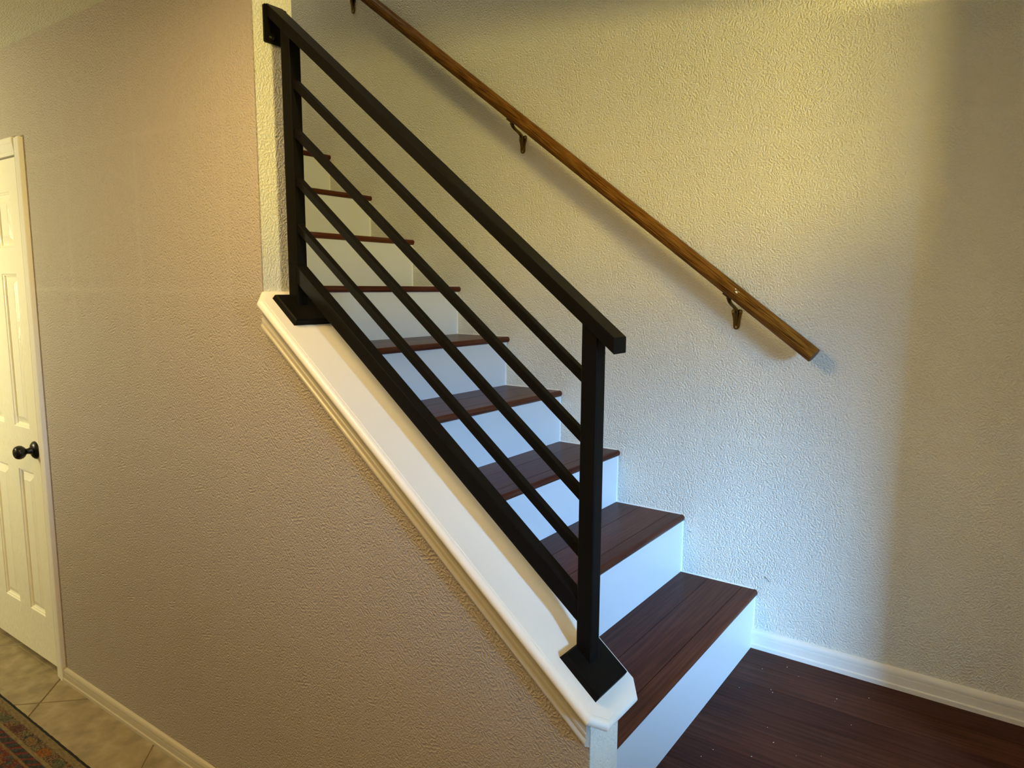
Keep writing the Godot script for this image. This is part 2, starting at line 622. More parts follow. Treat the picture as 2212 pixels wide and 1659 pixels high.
func build_walls():
	# left wall with the door opening, running on as the sloping half wall beside the stairs
	var o := base("wall_left")
	tag(o, "taupe textured hall wall that steps down to a sloping half wall", "wall", "structure")
	var out := [[-5.0, HALL_Y], [-3.045, HALL_Y], [-3.045, 1.606], [-2.396, 1.606], [-2.396, HALL_Y], [HALF_X, HALL_Y], [HALF_X, cap_under(HALF_X)], [END_X, cap_under(END_X)], [END_X, STAIR_TOP], [-5.0, STAIR_TOP]]
	var front := place(out, Vector3(0, 0, -0.004), Vector3.RIGHT, Vector3.UP)
	var st := st_new()
	prism(st, place(out, Vector3.ZERO, Vector3.RIGHT, Vector3.UP), Vector3(0, 0, -0.004))
	commit("hall_face", st, M.taupe, o)
	var st2 := st_new()
	prism(st2, front, Vector3(0, 0, -WALL_T + 0.004))
	commit("stair_face", st2, M.cream, o)
	# wall behind the stairs
	wall_box("wall_right", Vector3(-3.1, HALL_Y - 0.1, WALL_Z - 0.12), Vector3(6.2, STAIR_TOP, WALL_Z), M.cream, "cream textured wall behind the stairs that carries the wooden handrail")
	# chips in the paint where things have knocked the wall
	var wr: Node = get_node("wall_right")
	for c in [[0.0254, 0.2340, 0.0075, 0.0030, -0.7], [0.0330, 0.2265, 0.0040, 0.0022, -0.7], [0.2383, 0.2813, 0.0016, 0.0012, 0.0], [-0.2300, 0.3330, 0.0085, 0.0016, -0.25], [0.1010, 0.2330, 0.0016, 0.0011, 0.0], [-0.5600, 0.9100, 0.0014, 0.0060, 0.2], [0.2870, 0.7600, 0.0012, 0.0012, 0.0]]:
		var cs := st_new()
		var ring := PackedVector3Array()
		for k in 9:
			var a := TAU * k / 9.0
			var rr := 1.0 + 0.35 * sin(k * 2.1 + c[0] * 37.0)
			var v := Vector2(cos(a) * c[2] * rr, sin(a) * c[3] * rr).rotated(c[4])
			ring.append(Vector3(v.x, v.y, 0.0))
		prism(cs, ring, Vector3(0, 0, 0.0005))
		commit("paint_chip", cs, M.chip, wr, Vector3(c[0], c[1], WALL_Z))
	# upper end of the stairwell
	wall_box("wall_back", Vector3(-3.1, HALL_Y, WALL_Z), Vector3(-2.98, STAIR_TOP, -WALL_T), M.cream, "cream wall closing the top of the stairwell")
	# stairwell sides above the hall ceiling and over the opening beyond the landing
	wall_box("wall_upper", Vector3(END_X, HALL_TOP, -WALL_T), Vector3(1.5, STAIR_TOP, 0.0), M.cream, "cream wall over the half wall above the hall ceiling")
	wall_box("wall_header", Vector3(1.5, 1.83, WALL_Z), Vector3(1.62, STAIR_TOP, 0.85), M.cream, "unseen cream wall over the wide opening beyond the landing, lowered to shade the wall top")  # unseen header, lowered to keep the bar lamp off the wall top
	# hall side behind the camera, with the cased doorway the picture is taken from
	var b := base("wall_front")
	tag(b, "taupe hall wall behind the viewpoint", "wall", "structure")
	wall_box("wall_panel", Vector3(-5.0, HALL_Y, 1.45), Vector3(1.62, HALL_TOP, 1.55), M.taupe, "", b)
	wall_box("wall_panel", Vector3(1.5, HALL_Y, 0.85), Vector3(1.62, 2.6, 1.45), M.taupe, "", b)
	wall_box("wall_end", Vector3(-5.12, HALL_Y, -0.12), Vector3(-5.0, HALL_TOP + 0.1, 1.55), M.taupe, "taupe wall at the far end of the hall")
	# unseen stub of wall, added to shade the right end of the landing wall
	wall_box("wall_shade_stub", Vector3(1.0, 0.0, WALL_Z), Vector3(1.1, 1.83, -0.53), M.cream, "unseen cream stub of wall added to shade the right end of the landing wall")
	# room right of the landing
	wall_box("wall_far", Vector3(6.2, HALL_Y, WALL_Z - 0.12), Vector3(6.32, 2.7, 0.97), M.cream, "cream wall at the far side of the next room")
	var r := base("wall_window")
	tag(r, "cream wall around the tall low window of the next room", "wall", "structure")
	wall_box("wall_panel", Vector3(1.62, HALL_Y, 0.85), Vector3(2.58, 2.6, 0.97), M.cream, "", r)
	wall_box("wall_panel", Vector3(3.82, HALL_Y, 0.85), Vector3(6.2, 2.6, 0.97), M.cream, "", r)
	wall_box("wall_panel", Vector3(2.58, HALL_Y, 0.85), Vector3(3.82, 0.66, 0.97), M.cream, "", r)
	wall_box("wall_panel", Vector3(2.58, 1.40, 0.85), Vector3(3.82, 2.6, 0.97), M.cream, "", r)


func build_ceilings():
	var st := st_new()
	cbox(st, Vector3(-5.12, HALL_TOP, 0.0), Vector3(1.5, HALL_TOP + 0.25, 1.55), 0.0)
	tag(commit("ceiling", st, M.ceiling), "pale cream ceiling of the tiled hall", "ceiling", "structure")
	st = st_new()
	cbox(st, Vector3(-5.0, STAIR_TOP, WALL_Z - 0.12), Vector3(1.62, STAIR_TOP + 0.12, 0.0), 0.0)
	tag(commit("ceiling", st, M.ceiling), "high cream ceiling over the stairwell", "ceiling", "structure")
	st = st_new()
	cbox(st, Vector3(1.5, 2.4, WALL_Z), Vector3(6.2, 2.6, 0.97), 0.0)
	tag(commit("ceiling", st, M.ceiling), "cream ceiling of the room right of the landing", "ceiling", "structure")


func build_floors():
	# tiled hall: stone tiles laid on the diagonal
	var f := base("floor")
	tag(f, "beige stone floor tiles laid diagonally in the hall", "floor", "structure")
	var st := st_new()
	cbox(st, Vector3(-5.12, HALL_Y - 0.1, -0.12), Vector3(1.5, HALL_Y - 0.0035, 1.55), 0.0)
	commit("grout", st, M.grout, f)
	var area := PackedVector2Array([Vector2(-5.0, 0.0), Vector2(1.5, 0.0), Vector2(1.5, 1.45), Vector2(-5.0, 1.45)])
	var door_area := PackedVector2Array([Vector2(-3.045, -0.119), Vector2(-2.396, -0.119), Vector2(-2.396, 0.0), Vector2(-3.045, 0.0)])
	var p := 0.495
	var s := sqrt(0.5)
	for i in range(-12, 6):
		for j in range(-12, 6):
			var u0 := -1.676 + i * p
			var v0 := -1.4906 + j * p
			var g := 0.0022
			var q := PackedVector2Array()
			for c in [[u0 + g, v0 + g], [u0 + p - g, v0 + g], [u0 + p - g, v0 + p - g], [u0 + g, v0 + p - g]]:
				q.append(Vector2((c[0] + c[1]) * s, (c[1] - c[0]) * s))
			for reg in [area, door_area]:
				for piece in Geometry2D.intersect_polygons(q, reg):
					if piece.size() < 3:
						continue
					var ts := st_new()
					tile_slab(ts, piece, HALL_Y - 0.012, HALL_Y, 0.0018)
					commit("tile", ts, M["tile%d" % (absi(i * 5 + j * 3) % 3)], f)
	# wooden landing at the foot of the stairs and the room beyond it
	var w := base("floor")
	tag(w, "dark red-brown wooden plank floor at the foot of the stairs", "floor", "structure")
	st = st_new()
	cbox(st, Vector3(0.0, HALL_Y - 0.1, WALL_Z), Vector3(1.5, -0.012, -0.02), 0.0)
	cbox(st, Vector3(1.5, HALL_Y - 0.1, WALL_Z), Vector3(6.2, -0.012, 0.85), 0.0)
	commit("subfloor", st, M.plank2, w)
	st = st_new()
	cbox(st, Vector3(HALF_X, HALL_Y, -0.02), Vector3(1.5, -0.02, 0.0), 0.0)
	commit("landing_riser", st, M.riser, w)
	st = st_new()
	cbox(st, Vector3(1.48, HALL_Y, 0.0), Vector3(1.5, -0.02, 0.85), 0.0)
	commit("landing_riser", st, M.riser, w)
	var k := 0
	var z := WALL_Z
	while z < 0.84:
		var z1: float = min(z + 0.112, 0.85)
		var x0 := -0.03 if z1 < 0.02 else 1.49
		var cuts := [x0]
		for c in [0.93 + 0.31 * ((k * 7) % 5) - 0.2, 2.3 + 0.27 * ((k * 3) % 4), 3.9 + 0.2 * ((k * 5) % 4), 6.2]:
			if c > x0 + 0.3:
				cuts.append(c)
		for i in cuts.size() - 1:
			var ps := st_new()
			var lo := Vector3(0, -0.014, 0)
			var hi := Vector3(cuts[i + 1] - cuts[i] - 0.0004, 0, z1 - z - 0.0004)
			if x0 < 0.0:
				hi.z = min(hi.z, 0.006 - z)
			cbox(ps, lo, hi, 0.0007)
			commit("plank", ps, M["plank%d" % ((k + i * 2) % 3)], w, Vector3(cuts[i], 0, z))
		z = z1
		k += 1
	# white crumbs of plaster and paint lying on the boards
	var cs := st_new()
	for c in 18:
		var r := rng.randf_range(0.0006, 0.0015)
		cbox(cs, Vector3(-r, 0.0, -r * 0.8), Vector3(r, r * 0.7, r * 0.8), r * 0.4, Basis(Vector3.UP, rng.randf() * TAU), Vector3(rng.randf_range(0.02, 0.36), 0.0001, rng.randf_range(-1.02, -0.42)))
	tag(commit("plaster_crumbs", cs, M.fleck), "tiny white plaster crumbs scattered on the dark wooden floor", "crumbs", "stuff")


func tile_slab(st: SurfaceTool, poly: PackedVector2Array, y0: float, y1: float, b: float):
	var pts := []
	for q in poly:
		pts.append(q)
	var top := inset(pts, b)
	var n := pts.size()
	var ctr := Vector2.ZERO
	for q in pts:
		ctr += q / n
	for i in n:
		var j := (i + 1) % n
		var e: Vector2 = pts[j] - pts[i]
		if e.length() < 0.0005:
			continue
		var on := Vector2(e.y, -e.x).normalized()
		if on.dot(pts[i] - ctr) < 0.0:
			on = -on
		var o3 := Vector3(on.x, 0, on.y)
		var a := Vector3(pts[i].x, y1 - b, pts[i].y)
		var c := Vector3(pts[j].x, y1 - b, pts[j].y)
		quad(st, Vector3(a.x, y0, a.z), Vector3(c.x, y0, c.z), c, a, o3)
		quad(st, a, c, Vector3(top[j].x, y1, top[j].y), Vector3(top[i].x, y1, top[i].y), (o3 + Vector3.UP).normalized())
	for i in range(1, n - 1):
		tri(st, Vector3(top[0].x, y1, top[0].y), Vector3(top[i].x, y1, top[i].y), Vector3(top[i + 1].x, y1, top[i + 1].y), Vector3.UP, Vector3.UP, Vector3.UP)


func base_profile(h: float) -> Array:
	# (out from the wall, up): quarter strip at the foot, flat, two fine grooves, rounded top bead
	return [[0.0, 0.0], [0.0155, 0.0], [0.0155, h * 0.20], [0.0145, h * 0.235], [0.0115, h * 0.25], [0.0115, h * 0.60], [0.0095, h * 0.615], [0.0095, h * 0.635], [0.0112, h * 0.65], [0.0095, h * 0.665], [0.0095, h * 0.685], [0.0118, h * 0.70], [0.0118, h * 0.80], [0.0105, h * 0.88], [0.0075, h * 0.955], [0.004, h * 0.99], [0.0, h]]


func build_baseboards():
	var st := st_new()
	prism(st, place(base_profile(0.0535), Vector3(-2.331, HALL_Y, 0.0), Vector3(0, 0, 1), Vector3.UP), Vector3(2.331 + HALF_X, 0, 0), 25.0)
	tag(commit("baseboard_left", st, M.skirt_shaded), "low cream baseboard under the taupe hall wall beside the door", "baseboard", "structure")
	st = st_new()
	prism(st, place(base_profile(0.0605), Vector3(-0.008, 0.0, WALL_Z), Vector3(0, 0, 1), Vector3.UP), Vector3(6.2, 0, 0), 25.0)
	tag(commit("baseboard_right", st, M.trim), "low cream baseboard along the wooden landing floor", "baseboard", "structure")


func build_cap():
	# sloping cap board of the half wall: flat board with an edge strip of bullnose
	var o := base("trim_1")
	tag(o, "cream painted sloping cap board on top of the half wall", "cap", "structure")
	var d := Vector3(1, -SLOPE, 0).normalized()
	var up := Vector3(SLOPE, 1, 0).normalized()
	var k := sqrt(1.0 + SLOPE * SLOPE)
	var origin := Vector3(0, 0.348, 0)
	var x0 := -0.974
	var x1 := 0.050
	var zl := 0.0365
	var zr := -0.154
	var clip := 0.027
	var poly := [Vector2(x0 * k, 0.0), Vector2((x0 + 0.032) * k, zl), Vector2((x1 - clip) * k, zl), Vector2(x1 * k, zl - clip * 1.25), Vector2(x1 * k, zr + clip * 1.25), Vector2((x1 - clip) * k, zr), Vector2(x0 * k, zr)]
	var st := st_new()
	bullnose(st, poly, 0.022, origin, d, Vector3(0, 0, 1), up, 10)
	commit("cap_edge", st, M.trim, o)
	# inner board, a hair proud, so that the joint with the edge strip shows as a fine line
	var innerp := inset(poly, 0.0135)
	var st2 := st_new()
	var top := []
	for q in innerp:
		top.append(origin + d * q.x + Vector3(0, 0, 1) * q.y)
	var smaller := inset(innerp, 0.0008)
	var n := innerp.size()
	for i in n:
		var j := (i + 1) % n
		var e: Vector3 = top[j] - top[i]
		var on := e.cross(up).normalized()
		if on.dot(top[i] - (origin + d * (-0.6))) < 0.0:
			on = -on
		var a: Vector3 = origin + d * smaller[i].x + Vector3(0, 0, 1) * smaller[i].y + up * 0.0012
		var b: Vector3 = origin + d * smaller[j].x + Vector3(0, 0, 1) * smaller[j].y + up * 0.0012
		quad(st2, top[i] - up * 0.004, top[j] - up * 0.004, b, a, (on * 0.9 + up * 0.4).normalized())
	for i in range(1, n - 1):
		var v := []
		for q in [0, i, i + 1]:
			v.append(origin + d * smaller[q].x + Vector3(0, 0, 1) * smaller[q].y + up * 0.0012)
		tri(st2, v[0], v[1], v[2], up, up, up)
	commit("cap_board", st2, M.trim, o)

	# moulding under the cap on the hall side, returned on the end of the half wall
	var t := base("trim_2")
	tag(t, "cream stepped moulding with a bead under the sloping cap board", "moulding", "structure")
	# (out, down from the underside of the cap, measured plumb)
	var prof := [[0.0, 0.0], [0.024, 0.0], [0.024, 0.006], [0.0215, 0.009], [0.017, 0.013], [0.0145, 0.019], [0.0135, 0.027], [0.0135, 0.033], [0.0155, 0.035], [0.0155, 0.041], [0.0135, 0.043], [0.0135, 0.0465], [0.0165, 0.0485], [0.0185, 0.0525], [0.0185, 0.0565], [0.016, 0.0605], [0.010, 0.063], [0.006, 0.067], [0.0, 0.069]]
	var a0 := Vector3(-0.962, cap_under(-0.962), 0)
	var a1 := Vector3(HALF_X, cap_under(HALF_X), 0)
	var st3 := st_new()
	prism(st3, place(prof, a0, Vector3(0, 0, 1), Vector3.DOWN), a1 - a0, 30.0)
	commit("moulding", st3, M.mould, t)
	var st4 := st_new()
	var cove := []
	for q in 7:
		var ang := PI / 2 * q / 6.0
		cove.append([0.024 * (1.0 - sin(ang)), 0.024 * (1.0 - cos(ang))])
	var pr := [[0.0, -0.018]]
	for q in cove:
		pr.append([q[0], q[1] * 1.0])
	pr.append([0.024, -0.018])
	# concave fillet of filler along the end face
	var cp := [[0.0, -0.02], [0.0, 0.022]]
	for q in range(1, 7):
		var ang := PI / 2 * q / 6.0
		cp.append([0.024 * (1.0 - cos(ang)), 0.022 * (1.0 - sin(ang))])
	cp.append([0.024, -0.02])
	prism(st4, place(cp, Vector3(HALF_X, cap_under(HALF_X) - 0.012, -0.002), Vector3.RIGHT, Vector3.DOWN), Vector3(0, 0, -0.116), 30.0)
	commit("return_cove", st4, M.caulk, t)


func rect_rings(st: SurfaceTool, x0: float, x1: float, y0: float, y1: float, steps: Array, z: float):
	# nested rectangles: steps are (inset, depth); the last one is closed with a flat field
	for i in steps.size() - 1:
		var a: Array = steps[i]
		var b: Array = steps[i + 1]
		var oa := [Vector3(x0 + a[0], y0 + a[0], z + a[1]), Vector3(x1 - a[0], y0 + a[0], z + a[1]), Vector3(x1 - a[0], y1 - a[0], z + a[1]), Vector3(x0 + a[0], y1 - a[0], z + a[1])]
		var ob := [Vector3(x0 + b[0], y0 + b[0], z + b[1]), Vector3(x1 - b[0], y0 + b[0], z + b[1]), Vector3(x1 - b[0], y1 - b[0], z + b[1]), Vector3(x0 + b[0], y1 - b[0], z + b[1])]
		for k in 4:
			var j := (k + 1) % 4
			var nrm: Vector3 = (oa[j] - oa[k]).cross(ob[k] - oa[k]).normalized()
			if nrm.z < 0.0:
				nrm = -nrm
			quad(st, oa[k], oa[j], ob[j], ob[k], nrm)
	var l: Array = steps[steps.size() - 1]
	quad(st, Vector3(x0 + l[0], y0 + l[0], z + l[1]), Vector3(x1 - l[0], y0 + l[0], z + l[1]), Vector3(x1 - l[0], y1 - l[0], z + l[1]), Vector3(x0 + l[0], y1 - l[0], z + l[1]), Vector3(0, 0, 1))


func build_door():
	var o := base("door_1", Vector3(-2.684, HALL_Y, 0.0))
	tag(o, "cream six-panel door with a dark round knob in the taupe wall", "door", "structure")
	var off := -o.position
	var x0 := -3.020
	var x1 := -2.4065
	var y0 := -0.380
	var y1 := 1.594
	var zf := -0.002
	var cols := [[-2.8765, -2.729], [-2.630, -2.4885]]
	var rows := [[-0.190, 0.404], [0.578, 1.176], [1.273, 1.4786]]
	# stiles and rails as one slab with six openings
	var st := st_new()
	var xs := [x0, cols[0][0], cols[0][1], cols[1][0], cols[1][1], x1]
	var ys := [y0, rows[0][0], rows[0][1], rows[1][0], rows[1][1], rows[2][0], rows[2][1], y1]
	for i in 5:
		for j in 7:
			if i % 2 == 1 and j % 2 == 1:
				continue
			quad(st, Vector3(xs[i], ys[j], zf) + off, Vector3(xs[i + 1], ys[j], zf) + off, Vector3(xs[i + 1], ys[j + 1], zf) + off, Vector3(xs[i], ys[j + 1], zf) + off, Vector3(0, 0, 1))
	quad(st, Vector3(x1, y0, zf) + off, Vector3(x1, y1, zf) + off, Vector3(x1, y1, zf - 0.034) + off, Vector3(x1, y0, zf - 0.034) + off, Vector3.RIGHT)
	quad(st, Vector3(x0, y0, zf) + off, Vector3(x0, y1, zf) + off, Vector3(x0, y1, zf - 0.034) + off, Vector3(x0, y0, zf - 0.034) + off, Vector3.LEFT)
	quad(st, Vector3(x0, y1, zf) + off, Vector3(x1, y1, zf) + off, Vector3(x1, y1, zf - 0.034) + off, Vector3(x0, y1, zf - 0.034) + off, Vector3.UP)
	quad(st, Vector3(x0, y0, zf) + off, Vector3(x1, y0, zf) + off, Vector3(x1, y0, zf - 0.034) + off, Vector3(x0, y0, zf - 0.034) + off, Vector3.DOWN)
	quad(st, Vector3(x0, y0, zf - 0.034) + off, Vector3(x1, y0, zf - 0.034) + off, Vector3(x1, y1, zf - 0.034) + off, Vector3(x0, y1, zf - 0.034) + off, Vector3(0, 0, -1))
	commit("door_slab", st, M.door, o)
	for c in cols:
		for r in rows:
			var ps := st_new()
			rect_rings(ps, c[0] + off.x, c[1] + off.x, r[0] + off.y, r[1] + off.y, [[0.0, 0.0], [0.0015, -0.0008], [0.004, -0.0045], [0.0075, -0.0055], [0.009, -0.0105], [0.015, -0.0135], [0.0405, -0.0030], [0.0415, -0.0020]], zf)
			commit("panel", ps, M.door, o)
	# jamb lining and stop
	var js := st_new()
	for b in [[Vector3(-2.3965, HALL_Y, -0.118), Vector3(-2.3925, 1.606, 0.0)], [Vector3(-3.0485, HALL_Y, -0.118), Vector3(-3.0445, 1.606, 0.0)], [Vector3(-3.045, 1.602, -0.118), Vector3(-2.396, 1.607, 0.0)]]:
		cbox(js, b[0] + off, b[1] + off, 0.0)
	commit("jamb", js, M.trim, o)
	js = st_new()
	for b in [[Vector3(-2.417, HALL_Y, -0.06), Vector3(-2.3965, 1.602, -0.038)], [Vector3(-3.045, HALL_Y, -0.06), Vector3(-3.010, 1.602, -0.038)], [Vector3(-3.045, 1.58, -0.06), Vector3(-2.396, 1.602, -0.038)]]:
		cbox(js, b[0] + off, b[1] + off, 0.0)
	commit("door_stop", js, M.trim, o)
	js = st_new()
	cbox(js, Vector3(-3.06, HALL_Y, -0.125) + off, Vector3(-2.38, 1.62, -0.118) + off, 0.0)
	commit("door_back", js, M.bolt, o)
	# moulded casing, (across from the opening outwards, out from the wall)
	var prof := [[0.0, -0.001], [0.0, 0.0075], [0.003, 0.0095], [0.006, 0.0105], [0.0085, 0.009], [0.011, 0.0085], [0.0125, 0.0105], [0.022, 0.0115], [0.030, 0.0130], [0.036, 0.0150], [0.039, 0.0135], [0.0405, 0.0155], [0.043, 0.0165], [0.057, 0.0165], [0.0605, 0.0145], [0.0605, -0.001]]
	var cs := st_new()
	prism(cs, place(prof, Vector3(-2.392, HALL_Y, 0.0) + off, Vector3.RIGHT, Vector3(0, 0, 1)), Vector3(0, 1.655 - HALL_Y, 0), 25.0)
	commit("casing", cs, M.trim, o)
	cs = st_new()
	prism(cs, place(prof, Vector3(-3.049, HALL_Y, 0.0) + off, Vector3.LEFT, Vector3(0, 0, 1)), Vector3(0, 1.655 - HALL_Y, 0), 25.0)
	commit("casing", cs, M.trim, o)
	cs = st_new()
	prism(cs, place(prof, Vector3(-3.049, 1.5995, -0.0004) + off, Vector3.UP, Vector3(0, 0, 0.97)), Vector3(0.657, 0, 0), 25.0)
	commit("casing", cs, M.trim, o)
	# knob
	var ks := st_new()
	lathe(ks, [[0.0, 0.0735], [0.008, 0.0733], [0.010, 0.0715], [0.0125, 0.0715], [0.016, 0.0725], [0.0215, 0.069], [0.0255, 0.062], [0.0265, 0.0545], [0.0245, 0.046], [0.0195, 0.0395], [0.0135, 0.036], [0.0110, 0.032], [0.0110, 0.026], [0.0130, 0.020], [0.0150, 0.0165], [0.0150, 0.010]], Vector3(-2.4495, 0.5015, zf) + off, Vector3(0, 0, 1), 40)
	var kn := commit("knob", ks, M.bronze, o)
	kn.set_meta("label", "dark bronze round door knob")
	ks = st_new()
	lathe(ks, [[0.0150, 0.0145], [0.0200, 0.0140], [0.0270, 0.0110], [0.0325, 0.0060], [0.0345, 0.0025], [0.0345, 0.0]], Vector3(-2.4495, 0.5015, zf) + off, Vector3(0, 0, 1), 40)
	commit("rosette", ks, M.bronze, kn)


# ==================================================================== objects
func build_staircase():
	var o := base("staircase", Vector3(-0.98, 0.0, -0.6))
	tag(o, "straight staircase with dark red-brown wooden treads and white risers", "staircase")
	var off := -o.position
	var z0 := WALL_Z + 0.0005
	var z1 := -WALL_T - 0.0005
	for k in 9:
		var nx: float = NOSE_X[k]
		var ny: float = NOSE_Y[k]
		var back: float = RISER_X[k + 1] - 0.004 if k < 8 else -2.975
		var t := 0.0215
		# bullnosed bearer board with the surface boards let in behind its nose
		var prof := [[back, ny - t], [nx - t / 2, ny - t]]
		for q in range(1, 10):
			var a := -PI / 2 + PI * q / 10.0
			prof.append([nx - t / 2 + cos(a) * t / 2, ny - t / 2 + sin(a) * t / 2])
		prof.append([nx - t / 2, ny])
		prof.append([nx - 0.047, ny])
		prof.append([nx - 0.0474, ny - 0.0012])
		prof.append([nx - 0.0474, ny - 0.009])
		prof.append([back, ny - 0.009])
		var o0 := Vector3(nx, ny, z0)
		var st := st_new()
		prism(st, place(prof, Vector3(-nx, -ny, 0), Vector3.RIGHT, Vector3.UP), Vector3(0, 0, z1 - z0), 25.0)
		var tr := commit("tread", st, M["tread%d" % ((k * 2 + 1) % 3)], o, o0 + off)
		var x := nx - 0.0480
		var i := 0
		while x > back + 0.002 and i < 12:
			var xb: float = max(x - 0.112, back)
			if x - xb > 0.004:
				var bs := st_new()
				cbox(bs, Vector3(0, -0.0088, 0.0), Vector3(x - xb - 0.0007, 0.0, z1 - z0), 0.0007)
				commit("board", bs, M["tread%d" % ((k + i * 2) % 3)], tr, Vector3(xb - nx, 0, 0))
			x = xb
			i += 1
	for k in 9:
		var y0: float = 0.0 if k == 0 else NOSE_Y[k - 1] - 0.02
		var st := st_new()
		cbox(st, Vector3(RISER_X[k] - 0.016, y0, z0), Vector3(RISER_X[k], NOSE_Y[k] - 0.0216, z1), 0.0)
		commit("riser", st, M.riser, o, off)
	# painter's filler where treads and risers meet the wall
	var st := st_new()
	for k in 9:
		var back: float = RISER_X[k + 1] if k < 8 else -2.9
		var ny: float = NOSE_Y[k]
		prism(st, place([[0.0, 0.0], [0.003, 0.0], [0.0012, 0.0012], [0.0, 0.0034]], Vector3(back, ny, WALL_Z + 0.0003), Vector3(0, 0, 1), Vector3.UP), Vector3(NOSE_X[k] - 0.012 - back, 0, 0))
		var y0: float = 0.0605 if k == 0 else NOSE_Y[k - 1]
		prism(st, place([[0.0, 0.0], [0.003, 0.0], [0.0012, 0.0012], [0.0, 0.0034]], Vector3(RISER_X[k], y0, WALL_Z + 0.0003), Vector3(0, 0, 1), Vector3.RIGHT), Vector3(0, ny - 0.022 - y0, 0))
	commit("filler_bead", st, M.caulk, o, off)


func build_railing():
	var o := base("stair_railing", Vector3(-0.46, 0.71, -0.065))
	tag(o, "black metal stair railing with four slanted bars on the half wall", "railing")
	var off := -o.position
	var zc := -0.065
	var m := 0.7985
	var inv := sqrt(1.0 + m * m)
	var bar := func(called: String, xa: float, xb: float, y_at_zero: float, w: float, h: float, r: float):
		# y_at_zero is the height of the top edge at x = 0, ends cut plumb
		var st := st_new()
		var hv := h * inv
		var pts := place(round_rect(w, hv, r, 3), Vector3(xa, y_at_zero - m * xa - hv / 2, zc) + off, Vector3(0, 0, 1), Vector3.UP)
		prism(st, pts, Vector3(xb - xa, -m * (xb - xa), 0), 40.0)
		return commit(called, st, M.iron, o)
	# posts, standing on the cap board
	for x: float in [-0.9145, -0.0422]:
		var st := st_new()
		var foot := 0.348 - SLOPE * x
		var top := 1.0535 - m * x - 0.031
		var hw := 0.0172
		var prof := round_rect(2 * hw, 2 * hw, 0.003, 3)
		# cut at the slope at both ends
		var pts := place(prof, Vector3(x, 0, zc) + off, Vector3.RIGHT, Vector3(0, 0, 1))
		var n := pts.size()
		for i in n:
			var j := (i + 1) % n
			var a: Vector3 = pts[i]
			var b: Vector3 = pts[j]
			var mid := Vector3((a.x + b.x) / 2 - off.x - x, 0, (a.z + b.z) / 2 - off.z - zc)
			var e := b - a
			var nn := Vector3(e.z, 0, -e.x).normalized()
			if nn.dot(mid) < 0.0:
				nn = -nn
			var na := nn
			var dxa := a.x - off.x - x
			var dxb := b.x - off.x - x
			quad(st, a + Vector3(0, foot - 0.012 - SLOPE * dxa, 0), b + Vector3(0, foot - 0.012 - SLOPE * dxb, 0), b + Vector3(0, top + 0.006 - m * dxb, 0), a + Vector3(0, top + 0.006 - m * dxa, 0), na)
		commit("post", st, M.iron, o)
		# shoe over the foot
		var d := Vector3(1, -SLOPE, 0).normalized()
		var up := Vector3(SLOPE, 1, 0).normalized()
		var sh := st_new()
		var cx: float = x + 0.0105
		var c := Vector3(cx, 0.348 - SLOPE * cx, zc - 0.002) + off + up * 0.0012
		var half := [0.053, 0.0605]
		var b := 0.006
		var lower := [[-half[0], -half[1]], [half[0], -half[1]], [half[0], half[1]], [-half[0], half[1]]]
		var hgt := 0.016
		var levels := [[0.0, 0.0], [0.0015, 0.013], [0.0045, hgt]]
		for q in levels.size() - 1:
			for i in 4:
				var j := (i + 1) % 4
				var P := func(idx: int, lev: Array) -> Vector3:
					var sx: float = signf(lower[idx][0])
					var sz: float = signf(lower[idx][1])
					return c + d * (lower[idx][0] - sx * lev[0]) + Vector3(0, 0, 1) * (lower[idx][1] - sz * lev[0]) + up * lev[1]
				var p0: Vector3 = P.call(i, levels[q])
				var p1: Vector3 = P.call(j, levels[q])
				var p2: Vector3 = P.call(j, levels[q + 1])
				var p3: Vector3 = P.call(i, levels[q + 1])
				var nn := (p1 - p0).cross(p3 - p0).normalized()
				if nn.dot((p0 + p1) / 2 - c) < 0.0:
					nn = -nn
				quad(sh, p0, p1, p2, p3, nn)
		var tl := 0.0045
		var tp := []
		for q in lower:
			tp.append(c + d * (q[0] - signf(q[0]) * tl) + Vector3(0, 0, 1) * (q[1] - signf(q[1]) * tl) + up * hgt)
		quad(sh, tp[0], tp[1], tp[2], tp[3], up)
		# raised collar where the post comes through
		commit("post_shoe", sh, M.iron, o)
	# top rail from the wall plate past the lower post
	bar.call("top_rail", -0.9705, 0.0135, 1.0535, 0.050, 0.0240, 0.0022)
	for yz in [0.9260, 0.8080, 0.6910, 0.5745]:
		bar.call("slanted_bar", -0.898, -0.0590, yz, 0.0185, 0.0185, 0.0022)
	bar.call("bottom_rail", -0.898, -0.0590, 0.4690, 0.0340, 0.0360, 0.0025)
	# plate that fixes the rail to the wall end
	var st := st_new()
	var pts := place(round_rect(0.068, 0.090, 0.004, 3), Vector3(END_X + 0.0005, 1.781, -0.066) + off, Vector3(0, 0, 1), Vector3.UP)
	prism(st, pts, Vector3(0.006, 0, 0), 40.0)
	commit("wall_plate", st, M.iron, o)
	st = st_new()
	lathe(st, [[0.0, 0.005], [0.004, 0.0048], [0.0065, 0.003], [0.0075, 0.0]], Vector3(END_X + 0.0065, 1.7500, -0.0520) + off, Vector3.RIGHT, 16)
	commit("bolt", st, M.bolt, o)


